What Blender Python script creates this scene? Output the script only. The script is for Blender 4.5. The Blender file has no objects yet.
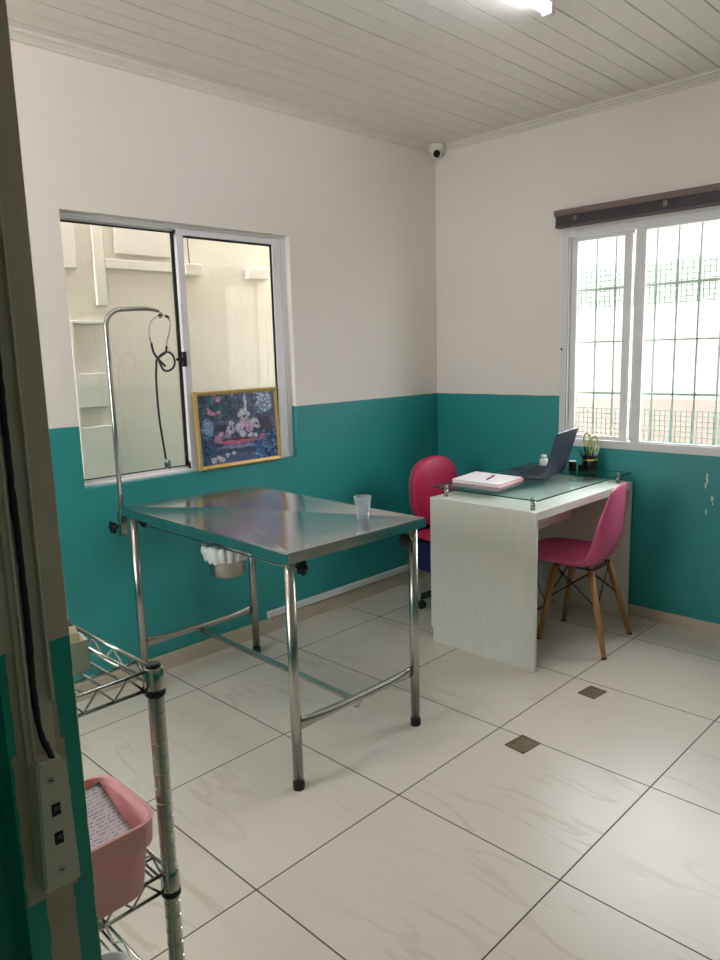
import bpy, bmesh, math, random
from mathutils import Vector, Matrix, noise
random.seed(7)
D = bpy.data
SC = bpy.context.scene
COL = SC.collection
PI = math.pi

# ------------------------------------------------------------------ camera, world, light, exposure
cd = D.cameras.new('camera'); cam = D.objects.new('camera', cd); COL.objects.link(cam)
cd.sensor_fit = 'VERTICAL'; cd.sensor_height = 36.0; cd.lens = 735.629 / 960 * 36.0
cd.clip_start = 0.02; cd.clip_end = 200
RIGHT = Vector((0.69898623, -0.71460378, -0.02756251)); DOWN = Vector((-0.14108668, -0.10001409, -0.98493235)); FWD = Vector((0.70107974, 0.69234285, -0.17072955))
cam.matrix_world = Matrix(((RIGHT.x, -DOWN.x, -FWD.x, -3.78613), (RIGHT.y, -DOWN.y, -FWD.y, -3.01029), (RIGHT.z, -DOWN.z, -FWD.z, 1.46834), (0, 0, 0, 1)))
SC.camera = cam

w = D.worlds.new('sky'); SC.world = w; w.use_nodes = True
nt = w.node_tree; nt.nodes.clear()
bg = nt.nodes.new('ShaderNodeBackground'); wo = nt.nodes.new('ShaderNodeOutputWorld')
bg.inputs['Color'].default_value = (0.955, 0.95, 1.0, 1); bg.inputs['Strength'].default_value = 15.0
nt.links.new(bg.outputs[0], wo.inputs[0])

sd = D.lights.new('sun', 'SUN'); sd.energy = 9.0; sd.angle = math.radians(1.0); sd.color = (1.0, 0.97, 0.93)
so = D.objects.new('sun', sd); COL.objects.link(so)
so.rotation_euler = Vector((0.0, -1.0, -0.62)).to_track_quat('-Z', 'Y').to_euler()   # high, from over the passage wall: never enters the room

def portal(name, loc, rot, sx, sy):
    l = D.lights.new(name, 'AREA'); l.shape = 'RECTANGLE'; l.size = sx; l.size_y = sy
    l.cycles.is_portal = True
    o = D.objects.new(name, l); COL.objects.link(o); o.location = loc; o.rotation_euler = rot
portal('portal_window_right', (0.16, -1.57, 1.5), (0, PI / 2, 0), 1.16, 1.42)      # daylight portals in the openings (they emit nothing)

portal('portal_window_added', (-4.61, -.68, 1.53), (0, -PI / 2, 0), 1.15, .9)  # guides sampling through the added back window

SC.view_settings.view_transform = 'Standard'; SC.view_settings.look = 'None'
SC.view_settings.exposure = -0.02; SC.view_settings.gamma = 1.0; SC.view_settings.use_curve_mapping = False
SC.cycles.max_bounces = 14; SC.cycles.transparent_max_bounces = 24; SC.cycles.diffuse_bounces = 8; SC.cycles.glossy_bounces = 8
SC.cycles.caustics_reflective = False; SC.cycles.caustics_refractive = False; SC.cycles.sample_clamp_indirect = 8

# ------------------------------------------------------------------ helpers
def srgb(r, g, b):
    f = lambda c: (c / 255 / 12.92) if c / 255 <= 0.04045 else ((c / 255 + 0.055) / 1.055) ** 2.4
    return (f(r), f(g), f(b), 1)

MATS = {}
def mat(name, col, rough=0.5, metal=0.0, var=0.04, scale=8.0, bump=0.0, bscale=60.0, alpha=1.0, spec=0.5, trans=0.0, ior=1.45, emit=None, estr=0.0, coat=0.0, subsurf=0.0):
    """principled material with a procedural colour variation and optional noise bump"""
    m = D.materials.new(name); m.use_nodes = True; n = m.node_tree.nodes; L = m.node_tree.links
    b = n['Principled BSDF']
    tc = n.new('ShaderNodeTexCoord'); no = n.new('ShaderNodeTexNoise'); no.inputs['Scale'].default_value = scale; no.inputs['Detail'].default_value = 4
    L.new(tc.outputs['Object'], no.inputs['Vector'])
    mx = n.new('ShaderNodeMix'); mx.data_type = 'RGBA'
    mx.inputs[6].default_value = tuple(max(0, c * (1 - var)) for c in col[:3]) + (1,)
    mx.inputs[7].default_value = tuple(min(1, c * (1 + var)) for c in col[:3]) + (1,)
    L.new(no.outputs['Fac'], mx.inputs[0]); L.new(mx.outputs[2], b.inputs['Base Color'])
    b.inputs['Roughness'].default_value = rough; b.inputs['Metallic'].default_value = metal
    b.inputs['Alpha'].default_value = alpha; b.inputs['Specular IOR Level'].default_value = spec
    b.inputs['Transmission Weight'].default_value = trans; b.inputs['IOR'].default_value = ior; b.inputs['Coat Weight'].default_value = coat
    if emit: b.inputs['Emission Color'].default_value = emit; b.inputs['Emission Strength'].default_value = estr
    if bump:
        n2 = n.new('ShaderNodeTexNoise'); n2.inputs['Scale'].default_value = bscale; n2.inputs['Detail'].default_value = 3
        L.new(tc.outputs['Object'], n2.inputs['Vector'])
        bp = n.new('ShaderNodeBump'); bp.inputs['Strength'].default_value = bump; bp.inputs['Distance'].default_value = 0.004
        L.new(n2.outputs['Fac'], bp.inputs['Height']); L.new(bp.outputs[0], b.inputs['Normal'])
    MATS[name] = m
    return m

class NB:
    """small node-building helper"""
    def __init__(s, m): s.m = m; s.n = m.node_tree.nodes; s.L = m.node_tree.links
    def math(s, op, a, b=None, c=None):
        x = s.n.new('ShaderNodeMath'); x.operation = op
        for i, v in enumerate((a, b, c)):
            if v is None: continue
            if isinstance(v, (int, float)): x.inputs[i].default_value = v
            else: s.L.new(v, x.inputs[i])
        return x.outputs[0]
    def mix(s, f, a, b):
        x = s.n.new('ShaderNodeMix'); x.data_type = 'RGBA'
        for i, v in ((0, f), (6, a), (7, b)):
            if isinstance(v, (int, float, tuple)): x.inputs[i].default_value = v
            else: s.L.new(v, x.inputs[i])
        return x.outputs[2]
    def noise(s, vec, scale, detail=4, dist=0.0):
        x = s.n.new('ShaderNodeTexNoise'); x.inputs['Scale'].default_value = scale; x.inputs['Detail'].default_value = detail; x.inputs['Distortion'].default_value = dist
        s.L.new(vec, x.inputs['Vector']); return x.outputs['Fac']
    def coord(s):
        t = s.n.new('ShaderNodeTexCoord'); sp = s.n.new('ShaderNodeSeparateXYZ'); s.L.new(t.outputs['Object'], sp.inputs[0])
        return t.outputs['Object'], sp.outputs[0], sp.outputs[1], sp.outputs[2]
    def ramp(s, f, lo, hi):
        x = s.n.new('ShaderNodeMapRange'); x.inputs['From Min'].default_value = lo; x.inputs['From Max'].default_value = hi
        s.L.new(f, x.inputs['Value']); return x.outputs['Result']
    def vscale(s, vec, v):
        x = s.n.new('ShaderNodeMapping'); x.inputs['Scale'].default_value = v; s.L.new(vec, x.inputs['Vector']); return x.outputs[0]
    def bump(s, h, strength=0.3, dist=0.003):
        x = s.n.new('ShaderNodeBump'); x.inputs['Strength'].default_value = strength; x.inputs['Distance'].default_value = dist
        s.L.new(h, x.inputs['Height']); s.L.new(x.outputs[0], s.n['Principled BSDF'].inputs['Normal'])
    def base(s, c): s.L.new(c, s.n['Principled BSDF'].inputs['Base Color'])
    def rough(s, r): s.L.new(r, s.n['Principled BSDF'].inputs['Roughness'])

def newmat(name):
    m = D.materials.new(name); m.use_nodes = True; MATS[name] = m; return m, NB(m)

WHITE = srgb(235, 227, 219); TEAL = srgb(44, 142, 140); BEIGE = srgb(178, 172, 155)

def wall_material(name, extras=None, white=WHITE, teal=TEAL, split=1.195):
    m, b = newmat(name); vec, x, y, z = b.coord()
    n1 = b.noise(vec, 1.6, 5); n2 = b.noise(vec, 9, 5)
    edge = b.math('ADD', z, b.math('MULTIPLY', b.math('SUBTRACT', n2, 0.5), 0.006))
    f = b.math('GREATER_THAN', edge, split)
    tealc = b.mix(b.ramp(n1, 0.3, 0.7), tuple(c * 0.92 for c in teal[:3]) + (1,), tuple(min(1, c * 1.06) for c in teal[:3]) + (1,))
    whitec = b.mix(b.ramp(n1, 0.3, 0.7), tuple(c * 0.975 for c in white[:3]) + (1,), white)
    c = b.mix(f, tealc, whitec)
    if extras: c = extras(b, vec, x, y, z, c)
    b.base(c); b.n['Principled BSDF'].inputs['Roughness'].default_value = 0.42
    b.rough(b.math('ADD', 0.38, b.math('MULTIPLY', f, 0.3)))
    big = b.noise(b.vscale(vec, (1, 1, 1)), 14, 3); b.bump(b.math('ADD', big, b.math('MULTIPLY', b.noise(vec, 120, 2), 0.15)), 0.25, 0.004)
    return m

def chips(b, vec, x, y, z, c):      # small chips where paint is knocked off the teal wall, and a faint hairline
    f = None
    wob = b.math('MULTIPLY', b.math('SUBTRACT', b.noise(vec, 40, 3), 0.5), 0.02)
    for (yy, zz, ry, rz) in ((-1.705, 0.80, .005, .03), (-1.70, 0.765, .004, .018), (-1.735, 0.70, .006, .014), (-1.742, 0.675, .003, .008), (-1.71, 0.632, .004, .016), (-1.83, .74, .004, .02)):
        a = b.math('DIVIDE', b.math('SUBTRACT', b.math('ADD', y, wob), yy), ry); d = b.math('DIVIDE', b.math('SUBTRACT', z, zz), rz)
        s = b.math('LESS_THAN', b.math('ADD', b.math('MULTIPLY', a, a), b.math('MULTIPLY', d, d)), 1.0)
        f = s if f is None else b.math('MAXIMUM', f, s)
    return b.mix(f, c, srgb(205, 210, 200))

M_wallL = wall_material('painted_wall')
M_wallR = wall_material('painted_wall_chipped', chips)

def jambx(b, vec, x, y, z, c):      # bare plaster left around the cable trunk and the socket box
    n = b.math('MULTIPLY', b.math('SUBTRACT', b.noise(vec, 30, 5), 0.5), 0.010)
    low = b.math('LESS_THAN', z, 1.09)
    xx = b.math('ADD', x, n)
    up = b.math('MULTIPLY', b.math('LESS_THAN', b.math('ABSOLUTE', b.math('SUBTRACT', xx, -3.533)), 0.021), b.math('SUBTRACT', 1.0, low))
    mid = b.math('MULTIPLY', b.math('LESS_THAN', b.math('ABSOLUTE', b.math('SUBTRACT', xx, -3.5335)), 0.026), b.math('MULTIPLY', low, b.math('GREATER_THAN', z, 0.925)))
    dn = b.math('MULTIPLY', b.math('LESS_THAN', b.math('ABSOLUTE', b.math('SUBTRACT', xx, -3.528)), 0.014), b.math('LESS_THAN', z, 0.93))
    front = b.math('LESS_THAN', y, -2.295)
    f = b.math('MULTIPLY', b.math('MAXIMUM', b.math('MAXIMUM', up, mid), dn), front)
    f2 = b.math('LESS_THAN', b.math('ADD', z, b.math('MULTIPLY', n, 0.7)), 1.195)
    c2 = b.mix(b.math('MULTIPLY', f, f2), c, srgb(168, 158, 138))
    flake = b.math('MULTIPLY', b.math('GREATER_THAN', b.math('ADD', x, b.math('MULTIPLY', b.noise(vec, 70, 3), 0.012)), -3.4855), f2)
    return b.mix(flake, c2, srgb(190, 180, 160))
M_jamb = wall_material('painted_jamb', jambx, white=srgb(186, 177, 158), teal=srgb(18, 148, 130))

# floor: 60 cm tiles, grey grout, faint brown veins
m, b = newmat('floor_tiles'); vec, x, y, z = b.coord()
def grid(v, off):
    t = b.math('DIVIDE', b.math('SUBTRACT', v, off), 0.6)
    fr = b.math('FRACT', b.math('ADD', t, 100.5)); return b.math('ABSOLUTE', b.math('SUBTRACT', fr, 0.5)), b.math('FLOOR', b.math('ADD', t, 100.0))
gx, ix = grid(x, -1.5108); gy, iy = grid(y, -1.4974)
gr = b.math('LESS_THAN', b.math('MINIMUM', gx, gy), 0.0042)
cmb = b.n.new('ShaderNodeCombineXYZ'); b.L.new(ix, cmb.inputs[0]); b.L.new(iy, cmb.inputs[1])
wn = b.n.new('ShaderNodeTexWhiteNoise'); b.L.new(cmb.outputs[0], wn.inputs['Vector'])
off = b.n.new('ShaderNodeVectorMath'); off.operation = 'MULTIPLY_ADD'; b.L.new(wn.outputs['Color'], off.inputs[0]); off.inputs[1].default_value = (7, 7, 7); b.L.new(vec, off.inputs[2])
rot = b.n.new('ShaderNodeMapping'); rot.inputs['Rotation'].default_value = (0, 0, 0.28); rot.inputs['Scale'].default_value = (6.0, 1.0, 1); b.L.new(off.outputs[0], rot.inputs['Vector'])
rv = b.noise(rot.outputs[0], 1.1, 4); vein = b.ramp(b.math('ABSOLUTE', b.math('SUBTRACT', rv, 0.5)), 0.022, 0.0); patch = b.ramp(b.noise(off.outputs[0], 1.7, 2), 0.45, 0.62); cloud = b.noise(off.outputs[0], 2.2, 3)
c = b.mix(cloud, srgb(200, 192, 178), srgb(212, 205, 192))
c = b.mix(b.math('MULTIPLY', b.math('MULTIPLY', vein, patch), 0.45), c, srgb(172, 156, 136))
c = b.mix(gr, c, srgb(84, 76, 66)); b.base(c)
b.rough(b.math('ADD', b.math('ADD', 0.285, b.math('MULTIPLY', b.noise(vec, 5, 4), 0.05)), b.math('MULTIPLY', gr, 0.4)))
b.bump(b.math('ADD', b.math('SUBTRACT', 1.0, gr), b.math('MULTIPLY', b.noise(vec, 25, 3), 0.06)), 0.3, 0.0015)
M_floor = m

M_ceil = mat('white_plastic_ceiling', srgb(226, 220, 213), 0.4, var=0.02)
M_corn = mat('white_cornice', srgb(222, 216, 206), 0.4)
M_skirt = mat('ceramic_skirting', srgb(190, 180, 162), 0.3, scale=5, var=0.06)
M_plaster = mat('rough_outside_plaster', srgb(208, 203, 190), 0.9, var=0.04, scale=20, bump=0.35, bscale=90)
M_band = mat('white_outside_paint', srgb(209, 206, 196), 0.7)
M_ground = mat('outside_concrete', srgb(170, 162, 150), 0.9, var=0.1)
M_pink = mat('pinkish_block_wall', srgb(122, 102, 96), 0.9, var=0.1, scale=6)
M_alum = mat('white_aluminium', srgb(222, 220, 220), 0.4, 0.0, var=0.02)
M_alumg = mat('grey_aluminium', srgb(226, 223, 226), 0.4, 0.05, var=0.03)
M_gasket = mat('black_rubber', srgb(20, 20, 20), 0.6)
M_black = mat('black_plastic', srgb(16, 16, 17), 0.35)
M_chrome = mat('chrome_wire', srgb(176, 180, 172), 0.2, 1.0, var=0.08, scale=20)
M_tube = mat('stainless_tube', srgb(176, 174, 168), 0.27, 1.0, var=0.08, scale=6)
M_desk = mat('white_laminate', srgb(222, 220, 212), 0.4, var=0.02)
M_wood = None
M_pinkp = mat('pink_plastic', srgb(202, 88, 128), 0.38, var=0.03)
M_pinkl = mat('pink_leather', srgb(186, 36, 82), 0.45, var=0.05, bump=0.2, bscale=80)
M_navy = mat('navy_plastic', srgb(38, 34, 92), 0.4)
M_blind = mat('brown_blind', srgb(118, 98, 92), 0.5, var=0.06)
M_blindd = mat('dark_brown_blind', srgb(84, 72, 76), 0.5, var=0.1)
M_gold = mat('gold_frame', srgb(196, 164, 100), 0.4, 0.3, var=0.1, scale=15)
M_paper = mat('white_paper', srgb(236, 233, 236), 0.8, var=0.01)
M_lcd = mat('laptop_case', srgb(58, 62, 78), 0.38, 0.3, var=0.03)
M_lcdk = mat('laptop_keys', srgb(24, 26, 32), 0.5)
M_basket = mat('dusty_pink_plastic', srgb(234, 172, 174), 0.45, var=0.02)
M_cream = mat('cream_plastic', srgb(228, 226, 208), 0.45, var=0.02)
M_socket = mat('beige_plastic', srgb(196, 192, 176), 0.4, var=0.02)
M_dark = mat('dark_hole', srgb(30, 28, 26), 0.7)
M_drain = mat('tarnished_brass', srgb(112, 98, 74), 0.5, 0.5, var=0.4, scale=60)
M_rod = mat('bloomed_grille_paint', srgb(158, 176, 166), 0.5, 0.0, var=0.08)  # bar colour lightened to carry the bloom of the bright window
M_mesh = mat('green_mesh', srgb(80, 142, 122), 0.5)
M_bag = mat('plastic_bag', srgb(232, 232, 232), 0.35, var=0.02, alpha=0.9)
M_blue = mat('blue_plastic', srgb(18, 46, 120), 0.4)
M_lens = mat('black_lens', srgb(8, 8, 9), 0.12)
M_yel = mat('yellow_green_plastic', srgb(188, 190, 70), 0.4)
M_lampw = mat('white_lamp_body', srgb(225, 225, 225), 0.4)
M_tubel = mat('lit_tube', (1, 1, 1, 1), 0.5, emit=(0.86, 0.9, 1.0, 1), estr=42.0)
M_tubefill = mat('fill_tube_glow', (1, 1, 1, 1), 0.5, emit=(0.95, 0.92, 0.85, 1), estr=55.0)  # glow of the added fill tube
M_lino = mat('lined_wall', srgb(200, 195, 186), 0.6)

# wood with grain along z
m, b = newmat('beech_wood'); vec, x, y, z = b.coord(); g = b.noise(b.vscale(vec, (40, 40, 3)), 3, 5, 0.5)
b.base(b.mix(g, srgb(142, 96, 54), srgb(188, 140, 88))); b.n['Principled BSDF'].inputs['Roughness'].default_value = 0.5; M_wood = m

# brushed, slightly scratched stainless sheet
m, b = newmat('stainless_sheet'); vec, x, y, z = b.coord(); P = b.n['Principled BSDF']; P.inputs['Metallic'].default_value = 1.0
g = b.noise(b.vscale(vec, (3, 90, 3)), 2.0, 5); s = b.noise(vec, 7, 5, 0.6)
b.base(b.mix(s, srgb(196, 193, 194), srgb(222, 219, 220))); b.rough(b.math('ADD', 0.07, b.math('MULTIPLY', g, 0.12)))
b.bump(b.math('ADD', g, b.math('MULTIPLY', b.noise(vec, 5, 2), 2.5)), 0.12, 0.003); M_sheet = m

# desk laminate grain
m, b = newmat('textured_white_laminate'); vec, x, y, z = b.coord(); g = b.noise(b.vscale(vec, (25, 25, 2.2)), 3, 5)
b.base(b.mix(b.ramp(g, .35, .65), srgb(212, 211, 202), srgb(217, 216, 207))); P = b.n['Principled BSDF']; P.inputs['Roughness'].default_value = 0.42; M_lam = m

# grooved chrome rack post: dark score lines every 25 mm are in the mesh; greenish chrome
def glass(name, tint, ior=1.5, rough=0.0, haze=0.0):
    m = D.materials.new(name); m.use_nodes = True; n = m.node_tree.nodes; L = m.node_tree.links; n.clear()
    o = n.new('ShaderNodeOutputMaterial'); tr = n.new('ShaderNodeBsdfTransparent'); gl = n.new('ShaderNodeBsdfGlossy'); fr = n.new('ShaderNodeFresnel'); mx = n.new('ShaderNodeMixShader')
    tr.inputs[0].default_value = tint; gl.inputs['Roughness'].default_value = rough; gl.inputs[0].default_value = (1, 1, 1, 1); fr.inputs[0].default_value = ior
    ge = n.new('ShaderNodeNewGeometry'); mu = n.new('ShaderNodeMath'); mu.operation = 'MULTIPLY'; iv = n.new('ShaderNodeMath'); iv.operation = 'SUBTRACT'; iv.inputs[0].default_value = 1.0
    L.new(ge.outputs['Backfacing'], iv.inputs[1]); L.new(fr.outputs[0], mu.inputs[0]); L.new(iv.outputs[0], mu.inputs[1])     # reflect at the entry face only: a thin pane
    L.new(mu.outputs[0], mx.inputs[0]); L.new(tr.outputs[0], mx.inputs[1]); L.new(gl.outputs[0], mx.inputs[2])
    last = mx
    if haze:
        df = n.new('ShaderNodeBsdfTranslucent'); df.inputs[0].default_value = (.9, .92, .93, 1); m2 = n.new('ShaderNodeMixShader')
        dd = n.new('ShaderNodeBsdfDiffuse'); dd.inputs[0].default_value = (.85, .88, .9, 1); ad = n.new('ShaderNodeMixShader'); ad.inputs[0].default_value = .5
        L.new(df.outputs[0], ad.inputs[1]); L.new(dd.outputs[0], ad.inputs[2])
        m2.inputs[0].default_value = haze; L.new(mx.outputs[0], m2.inputs[1]); L.new(ad.outputs[0], m2.inputs[2]); last = m2
    L.new(last.outputs[0], o.inputs[0]); MATS[name] = m; return m
M_glass = glass('window_glass', (.96, .97, .96, 1), 1.7, 0.0, 0.03)
M_glassc = glass('clear_window_glass', (.97, .98, .97, 1))
M_dglass = glass('green_table_glass', (.89, .96, .945, 1), 1.5)
M_dedge = mat('glass_edge', srgb(20, 74, 66), 0.15)
M_cup = glass('cup_plastic', (.93, .95, .96, 1), 1.5, 0.1, 0.2)

# ---- mesh building
def link(name, me, material, parent=None):
    o = D.objects.new(name, me); COL.objects.link(o)
    for mm in (material if isinstance(material, (list, tuple)) else [material]): me.materials.append(mm)
    if parent is not None: o.parent = parent
    return o

class MB:
    def __init__(s): s.bm = bmesh.new(); s.mi = 0
    def _mark(s, faces, mi):
        for f in faces: f.material_index = mi
    def box(s, x0, x1, y0, y1, z0, z1, bev=0.0, mi=0, mtx=None):
        r = bmesh.ops.create_cube(s.bm, size=1.0); vs = r['verts']
        for v in vs: v.co = Vector(((x0 + x1) / 2 + v.co.x * (x1 - x0), (y0 + y1) / 2 + v.co.y * (y1 - y0), (z0 + z1) / 2 + v.co.z * (z1 - z0)))
        fs = set(f for v in vs for f in v.link_faces)
        if bev:
            es = list(set(e for v in vs for e in v.link_edges))
            r2 = bmesh.ops.bevel(s.bm, geom=es, offset=bev, segments=2, affect='EDGES', profile=0.5)
            vs = list(set(r2['verts']) | set(v for f in r2['faces'] for v in f.verts) | set(v for v in vs if v.is_valid))
            # gather the whole island
            seen = set(vs); st = list(vs)
            while st:
                v = st.pop()
                for e in v.link_edges:
                    o = e.other_vert(v)
                    if o not in seen: seen.add(o); st.append(o)
            vs = list(seen); fs = set(f for v in vs for f in v.link_faces)
        s._mark(fs, mi)
        if mtx is not None:
            for v in vs: v.co = mtx @ v.co
        return vs
    def tube(s, pts, r, seg=10, mi=0, caps=True, closed=False, smooth=True, sq=None):
        """sweep a circle (or ellipse sq=(a,b) scales) along pts; r may be a list"""
        pts = [Vector(p) for p in pts]; n = len(pts); rs = r if isinstance(r, (list, tuple)) else [r] * n
        rings = []; up = None
        for i, p in enumerate(pts):
            if closed: t = pts[(i + 1) % n] - pts[i - 1]
            else: t = pts[min(i + 1, n - 1)] - pts[max(i - 1, 0)]
            t.normalize()
            if up is None: up = Vector((0, 0, 1)) if abs(t.z) < 0.9 else Vector((1, 0, 0))
            a = t.cross(up); a.normalize(); bb = a.cross(t); bb.normalize(); up = bb
            ring = []
            for k in range(seg):
                th = 2 * PI * k / seg; ca, sa = math.cos(th) * rs[i], math.sin(th) * rs[i]
                if sq: q = sq[i] if isinstance(sq, list) else sq; ca *= q[0]; sa *= q[1]
                ring.append(s.bm.verts.new(p + a * ca + bb * sa))
            rings.append(ring)
        m = n if closed else n - 1
        for i in range(m):
            A, B = rings[i], rings[(i + 1) % n]
            for k in range(seg):
                f = s.bm.faces.new((A[k], A[(k + 1) % seg], B[(k + 1) % seg], B[k])); f.smooth = smooth; f.material_index = mi
        if caps and not closed:
            for ring in (rings[0][::-1], rings[-1]):
                f = s.bm.faces.new(ring); f.material_index = mi
        return rings
    def lathe(s, prof, cx=0, cy=0, seg=24, mi=0, smooth=True, cap0=True, cap1=True, mtx=None):
        rings = []
        for (r, z) in prof:
            ring = [s.bm.verts.new(((mtx @ Vector((r * math.cos(2 * PI * k / seg), r * math.sin(2 * PI * k / seg), z))) if mtx else Vector((cx + r * math.cos(2 * PI * k / seg), cy + r * math.sin(2 * PI * k / seg), z)))) for k in range(seg)]
            rings.append(ring)
        for A, B in zip(rings, rings[1:]):
            for k in range(seg):
                f = s.bm.faces.new((A[k], A[(k + 1) % seg], B[(k + 1) % seg], B[k])); f.smooth = smooth; f.material_index = mi
        if cap0: f = s.bm.faces.new(rings[0][::-1]); f.material_index = mi
        if cap1: f = s.bm.faces.new(rings[-1]); f.material_index = mi
    def grid(s, fn, nu, nv, mi=0, smooth=True):
        V = [[s.bm.verts.new(fn(i / nu, j / nv)) for i in range(nu + 1)] for j in range(nv + 1)]
        for j in range(nv):
            for i in range(nu):
                f = s.bm.faces.new((V[j][i], V[j][i + 1], V[j + 1][i + 1], V[j + 1][i])); f.smooth = smooth; f.material_index = mi
        return V
    def prism(s, outline, axis, a, bb, mi=0):
        """extrude a 2D outline; axis 'x' -> outline is (y,z), 'y' -> (x,z), 'z' -> (x,y)"""
        P = {'x': lambda p, t: (t, p[0], p[1]), 'y': lambda p, t: (p[0], t, p[1]), 'z': lambda p, t: (p[0], p[1], t)}[axis]
        A = [s.bm.verts.new(P(p, a)) for p in outline]; B = [s.bm.verts.new(P(p, bb)) for p in outline]; n = len(A)
        fs = [s.bm.faces.new(A[::-1]), s.bm.faces.new(B)] + [s.bm.faces.new((A[k], A[(k + 1) % n], B[(k + 1) % n], B[k])) for k in range(n)]
        s._mark(fs, mi)
        return A + B
    def build(s, name, material, parent=None, recalc=True, mtx=None):
        if recalc: bmesh.ops.recalc_face_normals(s.bm, faces=s.bm.faces[:])
        me = D.meshes.new(name); s.bm.to_mesh(me); s.bm.free()
        o = link(name, me, material, parent)
        return o

def tag(o, label, cat, group=None, kind=None):
    if label: o['label'] = label
    if cat: o['category'] = cat
    if group: o['group'] = group
    if kind: o['kind'] = kind
    return o
def thing(name, label, cat, loc=(0, 0, 0), rz=0.0, group=None):
    o = D.objects.new(name, None); COL.objects.link(o); o.location = loc; o.rotation_euler = (0, 0, rz); o.empty_display_size = 0.1
    return tag(o, label, cat, group)
def struct(o, label=None):
    o['kind'] = 'structure'
    if label: o['label'] = label
    return o
def arc(c, r, a0, a1, n, plane='xz'):
    out = []
    for k in range(n + 1):
        a = a0 + (a1 - a0) * k / n; u, v = r * math.cos(a), r * math.sin(a)
        out.append({'xz': (c[0] + u, c[1], c[2] + v), 'xy': (c[0] + u, c[1] + v, c[2]), 'yz': (c[0], c[1] + u, c[2] + v)}[plane])
    return out
def roundrect(x0, x1, y0, y1, r, n=5):
    out = []
    for (cx, cy, a) in ((x1 - r, y1 - r, 0), (x0 + r, y1 - r, PI / 2), (x0 + r, y0 + r, PI), (x1 - r, y0 + r, 1.5 * PI)):
        for k in range(n + 1): t = a + PI / 2 * k / n; out.append((cx + r * math.cos(t), cy + r * math.sin(t)))
    return out
def smooth_path(pts, n=6):
    """Catmull-Rom through pts"""
    P = [Vector(p) for p in pts]; out = []
    for i in range(len(P) - 1):
        p0 = P[max(i - 1, 0)]; p1 = P[i]; p2 = P[i + 1]; p3 = P[min(i + 2, len(P) - 1)]
        for k in range(n):
            t = k / n; out.append(0.5 * ((2 * p1) + (-p0 + p2) * t + (2 * p0 - 5 * p1 + 4 * p2 - p3) * t * t + (-p0 + 3 * p1 - 3 * p2 + p3) * t ** 3))
    out.append(P[-1]); return out

# ------------------------------------------------------------------ room shell
XL, YF, HC = -4.45, -4.55, 2.695
AX0, AX1, AZ0, AZ1 = -2.41, -1.21, 0.925, 2.07          # opening of the left wall window
BY0, BY1, BZ0, BZ1 = -2.27, -0.885, 0.92, 2.085         # opening of the right wall window
mb = MB(); mb.box(XL - .15, .15, YF - .15, .15, -0.12, 0.0); struct(mb.build('floor', M_floor))
def wall_with_hole(name, axis, a0, a1, t0, t1, h0, h1, z0, z1, material):
    mb = MB()
    def bx(u0, u1, w0, w1):
        if u1 - u0 <= 0 or w1 - w0 <= 0: return
        if axis == 'x': mb.box(u0, u1, t0, t1, w0, w1)
        else: mb.box(t0, t1, u0, u1, w0, w1)
    bx(a0, h0, 0, HC); bx(h1, a1, 0, HC); bx(h0, h1, 0, z0); bx(h0, h1, z1, HC)
    bmesh.ops.remove_doubles(mb.bm, verts=mb.bm.verts[:], dist=1e-5)
    return struct(mb.build(name, material))
wall_with_hole('wall_left', 'x', XL - .15, .15, 0.0, 0.15, AX0, AX1, AZ0, AZ1, M_wallL)
wall_with_hole('wall_right', 'y', YF - .15, 0.0, 0.0, 0.15, BY0, BY1, BZ0, BZ1, M_wallR)
wall_with_hole('wall_front', 'x', XL - .15, 0.0, YF - .15, YF, -2.2, -2.2, 0.0, HC, M_wallL)
wall_with_hole('wall_back', 'y', YF, 0.0, XL - .15, XL, -1.13, -.23, .95, 2.1, M_wallL)  # hole for the added window
# stub wall whose end the photo is taken past
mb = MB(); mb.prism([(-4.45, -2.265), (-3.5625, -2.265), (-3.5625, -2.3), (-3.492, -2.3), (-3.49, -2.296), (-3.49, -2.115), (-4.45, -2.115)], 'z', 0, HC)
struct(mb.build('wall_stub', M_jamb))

# ceiling of plastic boards running along x, with grooves as geometry
mb = MB(); prof = []; y = 0.15; zc = HC
prof.append((0.15, zc + .1))
yy = -0.0
k = 0
y = -0.080
prof.append((0.15, zc))
while y > YF - .1:
    deep, wd = (0.006, 0.0035) if k % 2 == 0 else (0.0035, 0.0018)
    prof += [(y + wd, zc), (y + wd * .6, zc + deep), (y - wd * .6, zc + deep), (y - wd, zc)]
    y -= 0.1; k += 1
prof += [(YF - .15, zc), (YF - .15, zc + .1)]
mb.prism(prof, 'x', XL - .15, .15); bmesh.ops.triangulate(mb.bm, faces=[f for f in mb.bm.faces if len(f.verts) > 4])
struct(mb.build('ceiling', M_ceil))
cp = [(0, 0), (-.014, 0), (-.017, .008), (-.010, .020), (-.018, .030), (-.032, .036), (-.034, .048), (0, .048)]
mb = MB(); mb.prism([(a, 2.657 + c * .8) for a, c in cp], 'x', XL, 0.0); struct(mb.build('trim_1', M_corn))
mb = MB(); mb.prism([(a, 2.657 + c * .8) for a, c in cp], 'y', YF, 0.0); struct(mb.build('trim_2', M_corn))
mb = MB(); mb.box(XL, -.0, -.012, 0, 0, .078, .002); struct(mb.build('baseboard_left', M_skirt))
mb = MB(); mb.box(-.012, 0, YF, -.012, 0, .062, .002); struct(mb.build('baseboard_right', M_skirt))

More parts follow.
